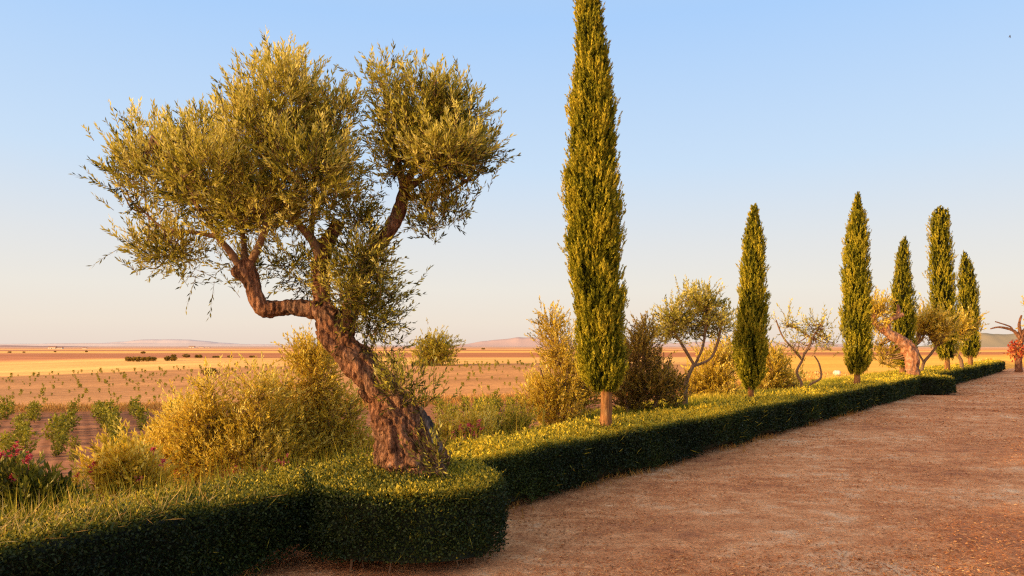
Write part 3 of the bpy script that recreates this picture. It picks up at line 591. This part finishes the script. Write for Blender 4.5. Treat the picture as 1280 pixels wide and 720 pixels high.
olive('lone_tree', 'lone round crowned tree standing by itself in the mid distance field', 'tree', 105, [[(541, 472, 2.2), (541, 460, 2), (540, 445, 1.6), (541, 430, 1)], [(541, 456, 1.2), (534, 444, .9), (528, 436, .6)], [(541, 452, 1.2), (550, 440, .9), (556, 432, .6)]],
      [(543, 432, 18, 15, 0, 26), (553, 442, 13, 15, 0, 18), (531, 443, 13, 13, 0, 15), (526, 458, 11, 11, 0, 9), (549, 457, 10, 9, 0, 6), (559, 436, 8, 12, 0, 8)], mat='vine', per=8, ll=.34, L=.8, k=9, tint0=.8, wood='palebark')

# ------------------------------------------------------------------ vines
def vine_meshes(h, w, nleaf, ls):
    b = Bag(); z = R.uniform(.06, 1, nleaf)**.9*h
    th = R.uniform(0, 6.28, nleaf); r = w*np.sqrt(R.uniform(0, 1, nleaf))*(.55+.5*np.sin(z/h*2.6))*(1+.4*np.sin(th*2+R.uniform(0, 6)))
    pos = np.stack([np.cos(th)*r, np.sin(th)*r, z], 1)
    leaves(b, pos, nrm(rvec(nleaf)+[0, 0, .4]), ls*R.uniform(.7, 1.3, nleaf), ls*R.uniform(.7, 1.1, nleaf), np.clip(R.normal(.42, .2, nleaf)+.25*(z/h-.5), 0, 1))
    for _ in range(5):
        a = R.uniform(0, 6.28); p0 = np.array([math.cos(a)*w*.3, math.sin(a)*w*.3, h*.8])
        shoots(b, None, p0[None], nrm(np.array([[math.cos(a)*.4, math.sin(a)*.4, 1]])), h*.35, 7, ls, ls*.7, np.array([.55]))
    t = Bag(); tube(t, [[0, 0, -.1], [.02, .01, h*.25], [-.02, .02, h*.5]], [.035, .03, .02], 6, .1)
    return b, t
def vineyard():
    protos = []
    for i in range(6):
        f, t = vine_meshes(R.uniform(.8, 1.15), R.uniform(.3, .46), 240, .12)
        r = thing('grape_vine', 'leafy green grape vine in the rows of the near vineyard', 'vine', (0, 0, 0), 'grape vines in the near vineyard rows')
        protos.append((r, f.build('foliage', M['vine'], r), t.build('stem', M['twig'], r, True), [0]))
    dr = np.array([-.51, .86]); pr = np.array([.86, .51])
    spots = []
    for i in range(-40, 60):
        for j in range(-30, 70):
            q = np.array([-9., 15.])+pr*i*1.9+dr*(j*1.25+R.uniform(-.3, .3))+R.normal(0, .24, 2)
            t, n = hedge_tn(q[0], q[1])
            u = 640+F*q[0]/q[1]
            bound = 55+q[0]*.10
            if -n > 9 and (-25 < u < 270 or 545 < u < 650) and 14 < q[1] < bound and R.uniform() < .62: spots.append((q[1], q))
    spots.sort(key=lambda s: s[0]); spots = spots[:300]
    for y, q in spots:
        r, f, s, used = protos[R.integers(6)]
        if used[0]:
            r2 = r.copy(); COL.objects.link(r2)
            for c in (f, s):
                c2 = c.copy(); COL.objects.link(c2); c2.parent = r2
            r = r2
        used[0] = 1
        r.location = (q[0], q[1], float(tz(q[0], q[1]))); r.rotation_euler = (0, 0, R.uniform(0, 6.28)); k = R.uniform(.5, 1.15); r.scale = (k, k, k)
    # young vines farther out
    yp = []
    for i in range(5):
        f, t = vine_meshes(R.uniform(.35, .6), R.uniform(.16, .26), 40, .14)
        f.V += t.V; f.F += [q+f.n for q in t.F]; f.T += t.T
        yp.append(f)
    ysp = []
    for i in range(-60, 90):
        for j in range(-40, 90):
            q = np.array([-30., 62.])+pr*i*2.6+dr*(j*1.9+R.uniform(-.9, .9))+R.normal(0, .5, 2)
            u = 640+F*q[0]/q[1]; t, n = hedge_tn(q[0], q[1])
            if 61+q[0]*.1 < q[1] < 120+q[0]*.12 and (-20 < u < 400 or 520<u<680) and R.uniform() < .75: ysp.append((q[1], q))
    ysp.sort(key=lambda s: s[0]); first = {}
    rest = Bag()
    for k, (y, q) in enumerate(ysp):
        i = int(R.integers(5)); z = float(tz(q[0], q[1])); s = R.uniform(.3, .8)
        if k < 300:
            if i in first: o = first[i].copy(); COL.objects.link(o)
            else: o = first[i] = tag(yp[i].build('young_vine', M['vine']), 'small young vine dotted over the bare brown field', 'vine', 'young vines in the brown field')
            o.location = (q[0], q[1], z); o.rotation_euler = (0, 0, R.uniform(0, 6.28)); o.scale = (s, s, s)
        else:
            V = np.concatenate(yp[i].V)*s+[q[0], q[1], z]; rest.add(V, np.concatenate(yp[i].F), np.concatenate(yp[i].T))
    if rest.n: tag(rest.build('young_vines', M['vine']), 'distant young vines dotting the far part of the brown field', 'vines', kind='stuff')
vineyard()

# ------------------------------------------------------------------ grass
def grass(name, label, mat, x, y, z, h, w, tint, lean=.35):
    b = Bag(); n = len(x)
    ld = nrm(np.stack([R.normal(0, lean, n), R.normal(0, lean, n), np.ones(n)], 1))
    leaves(b, np.stack([x, y, z], 1), ld, h, w, np.clip(tint, 0, 1), .2)
    return tag(b.build(name, M[mat]), label, 'grass', kind='stuff')
n = 60000; t = R.uniform(1.5, 46, n)**1.0; t = 1.5+(t-1.5)*R.uniform(.3, 1, n); w = R.uniform(.75, 1, n)+R.exponential(1.5, n)*np.minimum(1, .5+t/25); x, y = hp(t, -w); z = tz(x, y)
d_ = np.hypot(x, y); g = wob(x*1.1, y*1.1, 0*x, 3.)
grass('bank_grass', 'yellow green grass on the low bank behind the long hedge', 'grass', x, y, z-.02, R.uniform(.08, .24, n)*(1+.25*g)*np.where(w > 3, .8, 1), .008+.0011*d_, .55+.3*g+R.normal(0, .15, n))
n = 22000; t = R.uniform(-7, 2, n); w = .6+R.exponential(.7, n); keep = ~((t > -4.6)&(t < -2.0)&(w < 1.0)); t, w = t[keep], w[keep]; n = len(t); x, y = hp(t, -w)
grass('wild_grass', 'long wild grass growing behind the foreground hedge', 'grass', x, y, tz(x, y)-.02, np.clip(R.normal(.5, .15, n), .1, .95)*(1-.1*np.clip(w-1, 0, 4)), .010, R.normal(.45, .25, n), .3)
n = 1600; t = R.uniform(-4, 14, n); w = -R.exponential(.09, n)+.06; x, y = hp(t, -w); d_ = np.hypot(x, y); keep = wob(t*2.3, t*.9, 0*t, 5.) > .05; x, y, d_ = x[keep], y[keep], d_[keep]; n = len(x)
grass('hedge_foot_weeds', 'thin dry weeds and shoots along the foot of the hedges', 'dry_grass', x, y, dz(x, y)-.01, R.uniform(.04, .16, n), .004+.0005*d_, R.normal(.1, .25, n), .6)
# dry stalks on top of the left hedge
n = 1100; t = -2.7-np.abs(R.normal(0, .4, n))-R.gamma(2, 1.0, n); w = R.uniform(0, .8, n)**1.3; x, y = hp(t, -w)
b = Bag(); flat = R.uniform(0, 1, n) < .4
ld = nrm(np.stack([R.normal(0, 1, n)+.5, R.normal(0, 1, n)+.5, np.where(flat, R.normal(.12, .1, n), R.uniform(.6, 2.2, n))], 1))
leaves(b, np.stack([x, y, np.full(n, HH-.02)+R.uniform(0, .05, n)], 1), ld, R.uniform(.05, .22, n), .004, np.clip(R.normal(.65, .25, n), 0, 1), .1)
tag(b.build('dry_stalks', M['dry_grass']), 'straw coloured dry stalks lying across the left hedge top', 'grass', kind='stuff')
# dry verge between the vineyards, and loose tufts over the slope
n = 12000; x = R.uniform(-48, 26, n); y = 58+x*.11+R.normal(0, 1.3, n)
grass('dry_verge', 'strip of orange dry grass between the near vineyard and the brown field', 'dry_grass', x, y, tz(x, y)-.02, R.uniform(.2, .6, n), .06, R.normal(.35, .25, n), .35)
n = 9000; x = R.uniform(-12, 26, n); y = R.uniform(8, 30, n); tt, nn = hedge_tn(x, y); keep = (nn < -2.5)&(nn > -13); x, y = x[keep], y[keep]; n = len(x)
grass('slope_grass', 'patchy dry grass on the slope below the shrubs', 'dry_grass', x, y, tz(x, y)-.02, R.uniform(.1, .4, n), .012, R.normal(.5, .25, n), .4)
n = 26000; t = R.uniform(14, 75, n); w = R.uniform(2.5, 55, n); x, y = hp(t, -w); d_ = np.hypot(x, y); keep = (x > .3*y); x, y, d_ = x[keep], y[keep], d_[keep]; n = len(x)
grass('stubble', 'short golden stubble in the field behind the far cypresses', 'dry_grass', x, y, tz(x, y)-.02, R.uniform(.08, .25, n), .0011*d_+.01, R.normal(.65, .25, n), .3)

# ------------------------------------------------------------------ far plain
def far_bush(u, v, wpx, hpx, label, mat='dark_olive'):
    # distance follows from where the foot of the bush meets the plain
    d = F*4.7/(v-HOR); s = d/F; c = P(u, v, d); c[2] = float(tz(c[0], c[1]))
    root = thing('field_bush', label, 'bush', c, 'bushes scattered over the far plain')
    b = Bag(); w, h = wpx*s/2, hpx*s; n = 260; m = max(1, int(wpx/hpx))
    for k in range(m):
        cc = c+[(-w+(k+.5)*2*w/m), 0, h*.45]; rr = np.array([max(w/m*1.25, h*.5), h*.6, h*.52*R.uniform(.8, 1.1)])
        o = ell(cc, rr, n, .5); leaves(b, o, nrm(rvec(n)+[0, 0, .3]), h*.3, h*.22, np.clip(R.normal(.4, .2, n)+.2*(o[:, 2]-cc[2])/h, 0, 1))
    b.build('crown', M[mat], root)
    t = Bag()
    for k in range(m): tube(t, [c+[(-w+(k+.5)*2*w/m), 0, -.1], c+[(-w+(k+.5)*2*w/m), 0, h*.5]], [h*.05, h*.03], 6, h*.2)
    t.build('stem', M['twig'], root)
for a in ((176, 463, 38, 5.5, 'long dark row of bushes at the left on the plain'), (213, 463, 14, 6, 'rounded bush right of the long dark row on the plain'), (217, 455, 6, 3, 'small bush behind the rounded bush beside the long row'),
          (233, 457.5, 8, 4.5, 'first of three round bushes in the brown field'), (248, 458, 8, 4, 'second of three round bushes in the brown field'), (270, 457.5, 9, 2.2, 'flattest low bush in the brown field'),
          (287, 457, 5, 2.6, 'small round bush above the golden shrub'), (315, 457, 6, 2.5, 'small bush rightmost in the brown field by the tall shrub'), (262, 478, 17, 9, 'dark round bush at the near edge of the brown vine field'),
          (179, 449, 4.5, 3, 'tiny lone bush above the long dark row'), (108, 446, 3, 2, 'tiny bush in the pale field right of the far left one'), (69, 446, 2.6, 1.8, 'tiny bush in the pale field right of the farm'), (30, 447, 3, 2, 'tiny bush at the far left of the plain'), (12, 447, 4, 2, 'leftmost tiny bush on the plain'),
          (604, 439.5, 4, 2, 'tiny bush in the far pale field right of the lone tree'), (580, 440, 5, 1.6, 'tiny flat bush beside the lone tree crown'), (672, 440, 4, 2, 'tiny bush in the far field by the feathery shrub')):
    far_bush(*a)
WALL = NT('whitewashed_wall'); WALLM = WALL.done(WALL.bsdf(WALL.ramp(WALL.noise(.6, 4), [(.3, (.62, .5, .4)), (.7, (.75, .64, .54))]), .9, .1))
ROOF = NT('clay_roof'); ROOFM = ROOF.done(ROOF.bsdf(ROOF.ramp(ROOF.noise(1.2, 4), [(.3, (.3, .15, .1)), (.7, (.42, .24, .17))]), .9, .1))
DARK = NT('dark_opening'); DARKM = DARK.done(DARK.bsdf(DARK.ramp(DARK.noise(2, 2), [(.3, (.03, .025, .02)), (.7, (.06, .05, .045))]), .6, .2))
def box(b, c, s):
    x, y, z = c; a, e, h = s[0]/2, s[1]/2, s[2]
    V = [[x+i*a, y+j*e, z+k*h] for k in (0, 1) for i, j in ((-1, -1), (1, -1), (1, 1), (-1, 1))]
    b.add(V, [[3, 2, 1, 0], [4, 5, 6, 7], [0, 1, 5, 4], [1, 2, 6, 5], [2, 3, 7, 6], [3, 0, 4, 7]], .5)
def farm(u, v, wpx, hpx, label):
    d = F*4.7/(v-HOR); s = d/F; c = P(u, v, d); c[2] = float(tz(c[0], c[1])); w, h = wpx*s, hpx*s
    root = thing('farmhouse', label, 'farm building', c, 'farm buildings near the horizon')
    b = Bag(); box(b, c, (w, w*.5, h*.62)); b.build('wall', WALLM, root)
    b = Bag(); e = h*.62; ov = w*.53; dp = w*.28
    V = [c+np.array(q) for q in ((-ov, -dp, e+.02), (ov, -dp, e+.02), (ov, 0, h), (-ov, 0, h), (-ov, dp, e+.02), (ov, dp, e+.02))]
    b.add(V, [[0, 1, 2, 3], [3, 2, 5, 4], [0, 3, 4, 4], [1, 5, 2, 2]], .5)
    build('roof', np.concatenate(b.V), [[0, 1, 2, 3], [3, 2, 5, 4], [0, 3, 4], [1, 5, 2], [0, 4, 5, 1]], ROOFM, root)
    for k in (-.3, .3):
        b = Bag(); box(b, c+[k*w, -w*.25-.02, h*.2], (w*.08, .03, h*.2)); b.build('window', DARKM, root)
    b = Bag(); box(b, c+[0, -w*.25-.02, 0], (w*.1, .03, h*.36)); b.build('door', DARKM, root)
for a in ((66, 438, 9, 3.4, 'leftmost pale farmhouse in the far left cluster near the horizon'), (75, 438, 7, 2.4, 'lower farm shed right of the leftmost farmhouse'), (106, 438, 5, 2.2, 'small lone farmhouse right of the far left cluster'), (240, 435, 7, 2.6, 'white farmhouse on the horizon above the golden shrub'), (252, 435, 6, 1.6, 'low farm shed right of the white horizon farmhouse'), (260, 435, 5, 1.4, 'lowest farm shed at the right end of the horizon farm')):
    farm(*a)
# bales in the golden field
BALE = NT('bale_wrap'); BALEM = BALE.done(BALE.bsdf(BALE.ramp(BALE.noise(3, 4), [(.3, (.62, .58, .5)), (.7, (.78, .74, .66))]), .6, .3))
BALE2 = NT('bale_straw'); BALE2M = BALE2.done(BALE2.bsdf(BALE2.ramp(BALE2.noise(9, 5, .6, None, (1, 1, 5)), [(.3, (.4, .26, .1)), (.7, (.7, .5, .22))]), .95, .1))
def bale(u, v, d, rpx, mat, label):
    c = P(u, v, d); r = rpx*d/F; c[2] = float(tz(c[0], c[1])); root = thing('round_bale', label, 'bale', c)
    b = Bag(); m = c+[0, 0, r*.97]; tube(b, [m+[-r*.7, .1, 0], m+[-r*.6, .1, 0], m+[r*.6, -.1, 0], m+[r*.7, -.1, 0]], [r*.9, r, r, r*.9], 24, r*.2, .015, 3); b.build('bale_body', mat, root, True)
    b = Bag()
    for k in (-.35, .35): tube(b, [m+[k*r-.03, 0, 0], m+[k*r+.03, 0, 0]], [r*1.02, r*1.02], 24, .05)
    b.build('twine_band', DARKM if mat is BALE2M else mat, root, True)
bale(1046, 451, 70, 3.2, BALEM, 'pale wrapped round bale in the golden field left of the third cypress')
bale(1021, 453, 72, 2.0, BALE2M, 'small straw bale in the golden field behind the sparse olive')
# a bird
def bird():
    c = P(1262.5, 45.5, 60); root = thing('flying_bird', 'tiny dark bird flying high in the sky at the upper right', 'bird', c)
    b = Bag(); tube(b, [c+[-.02, -.02, .11], c+[-.01, -.01, .07], c, c+[.02, .01, -.08], c+[.03, .02, -.13]], [.012, .035, .045, .03, .008], 10, .02); o = b.build('body', DARKM, root, True)
    for s in (-1, 1):
        b = Bag(); leaves(b, np.array([c+[0, 0, .03]]), nrm(np.array([[s*.35, .9, -.3]])), .17, .07, .5); b.build('wing', DARKM, root)
bird()
# distant hills, haze painted into the colours of the paler ones
def hill(u0, u1, vt, d, col, label, seed, rough=.25):
    t = NT('hill_'+str(seed)); m = t.done(t.bsdf(t.ramp(t.noise(.004, 5, .6), [(.3, tuple(k*.95 for k in col)), (.7, tuple(min(1, k*1.05) for k in col))]), .95, .02))
    n = 90; us = np.linspace(u0, u1, n); tt = np.linspace(0, 1, n); pr = np.sin(tt*math.pi)**1.1*(1+rough*wob(tt*14, tt*5, tt*9, seed)); hgt = (HOR-vt)/F*d+4.7
    rows = []
    for k, f_ in ((-1, 0), (-.55, .35), (-.25, .75), (0, 1), (.5, .5), (1, 0)):
        rows.append(np.stack([(us-640)/F*d, np.full(n, d)+k*hgt*2.2, -3.3+pr*f_*hgt*(1+.06*wob(us*.2, us*.05+k, us*.1, seed))], -1))
    V = np.stack(rows, 0); i = np.arange(5)[:, None]*n+np.arange(n-1)[None, :]
    tag(build('distant_hill', V, np.stack([i, i+1, i+n+1, i+n], -1).reshape(-1, 4), m, smooth=True), label, 'hill', kind='structure')
hill(-260, 620, 429.5, 6600, (.66, .55, .51), 'low mauve ridge along the left horizon', 1, .4)
hill(80, 330, 424.5, 7200, (.68, .57, .53), 'very pale blue mountain behind the left horizon', 2, .15)
hill(560, 760, 422.5, 5200, (.62, .44, .38), 'mauve hill on the horizon right of the lone tree', 3, .2)
hill(700, 1150, 427, 5600, (.66, .50, .44), 'low mauve ridge behind the young olives', 4, .4)
hill(1150, 1420, 414, 2600, (.42, .33, .2), 'olive brown hill at the right horizon', 5, .2)
hill(-200, 130, 431, 2600, (.42, .28, .25), 'dark low rise at the far left of the plain', 6, .3)

# ------------------------------------------------------------------ light, sky, camera
S = Vector((SX*math.cos(SUN_EL), SY*math.cos(SUN_EL), math.sin(SUN_EL)))
L = bpy.data.lights.new('sun', 'SUN'); L.energy = 5.0; L.angle = math.radians(.6); L.color = (1, .67, .30)
lo = bpy.data.objects.new('sun', L); COL.objects.link(lo); lo.rotation_euler = (-S).to_track_quat('-Z', 'Y').to_euler()
W = bpy.data.worlds.new('World'); SC.world = W; W.use_nodes = True; nt = W.node_tree; nt.nodes.clear()
sky = nt.nodes.new('ShaderNodeTexSky'); sky.sky_type = 'NISHITA'; sky.sun_disc = False; sky.sun_elevation = SUN_EL; sky.sun_rotation = math.atan2(SX, SY)
def wn(typ, **kw):
    nd = nt.nodes.new(typ)
    for k, v in kw.items(): setattr(nd, k, v)
    return nd
# clear evening sky: the physical sky, evened out by the bright anti-solar haze of the photo's hour
tc = wn('ShaderNodeTexCoord'); sep = wn('ShaderNodeSeparateXYZ'); nt.links.new(tc.outputs['Generated'], sep.inputs[0])
hz = wn('ShaderNodeValToRGB'); e = hz.color_ramp.elements
SKY = [(0.0, (.86, .72, .62)), (.03, (.89, .79, .68)), (.075, (.87, .83, .76)), (.13, (.79, .81, .825)), (.23, (.61, .77, .96)), (.40, (.42, .65, 1.0)), (.7, (.46, .56, .72)), (1.0, (.5, .54, .60))]  # unseen upper stops whitened to warm the fill light
while len(e) > 1: e.remove(e[-1])
e[0].position, e[0].color = SKY[0][0], (*SKY[0][1], 1)
for p_, c_ in SKY[1:]:
    x_ = e.new(p_); x_.color = (*c_, 1)
nt.links.new(sep.outputs[2], hz.inputs[0])
# golden glow added around the unseen low sun, a warm fill from behind left
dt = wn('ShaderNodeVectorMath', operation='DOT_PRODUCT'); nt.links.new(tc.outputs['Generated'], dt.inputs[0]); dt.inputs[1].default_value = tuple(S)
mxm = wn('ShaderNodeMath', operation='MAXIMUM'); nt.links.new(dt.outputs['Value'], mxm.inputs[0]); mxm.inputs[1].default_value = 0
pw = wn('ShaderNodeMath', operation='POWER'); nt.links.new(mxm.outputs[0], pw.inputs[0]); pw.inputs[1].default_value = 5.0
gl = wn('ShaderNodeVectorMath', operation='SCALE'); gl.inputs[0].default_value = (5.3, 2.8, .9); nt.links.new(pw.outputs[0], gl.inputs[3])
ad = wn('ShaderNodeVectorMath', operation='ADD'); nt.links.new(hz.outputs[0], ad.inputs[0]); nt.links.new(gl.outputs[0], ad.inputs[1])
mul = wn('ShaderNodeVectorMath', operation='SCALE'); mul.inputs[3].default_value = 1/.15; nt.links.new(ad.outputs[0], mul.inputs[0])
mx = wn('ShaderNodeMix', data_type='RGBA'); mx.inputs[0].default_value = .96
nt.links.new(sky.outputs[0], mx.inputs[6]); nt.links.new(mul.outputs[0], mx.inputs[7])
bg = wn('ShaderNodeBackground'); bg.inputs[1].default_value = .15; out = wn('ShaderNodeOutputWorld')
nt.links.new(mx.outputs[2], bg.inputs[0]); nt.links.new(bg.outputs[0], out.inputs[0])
cam = bpy.data.cameras.new('camera'); cam.sensor_width = 36; cam.lens = 36*F/1280; cam.shift_y = (HOR-360)/1280; cam.clip_end = 30000; cam.clip_start = .1
co = bpy.data.objects.new('camera', cam); COL.objects.link(co); co.location = (0, 0, EYE); co.rotation_euler = (math.pi/2, 0, 0); SC.camera = co
SC.view_settings.view_transform = 'Standard'; SC.view_settings.look = 'None'; SC.view_settings.exposure = 0; SC.view_settings.gamma = 1
SC.cycles.max_bounces = 6; SC.cycles.diffuse_bounces = 3; SC.cycles.transmission_bounces = 4; SC.cycles.use_denoising = False; SC.cycles.pixel_filter_type = 'BLACKMAN_HARRIS'; SC.cycles.filter_width = 1.25; SC.cycles.sample_clamp_indirect = 6
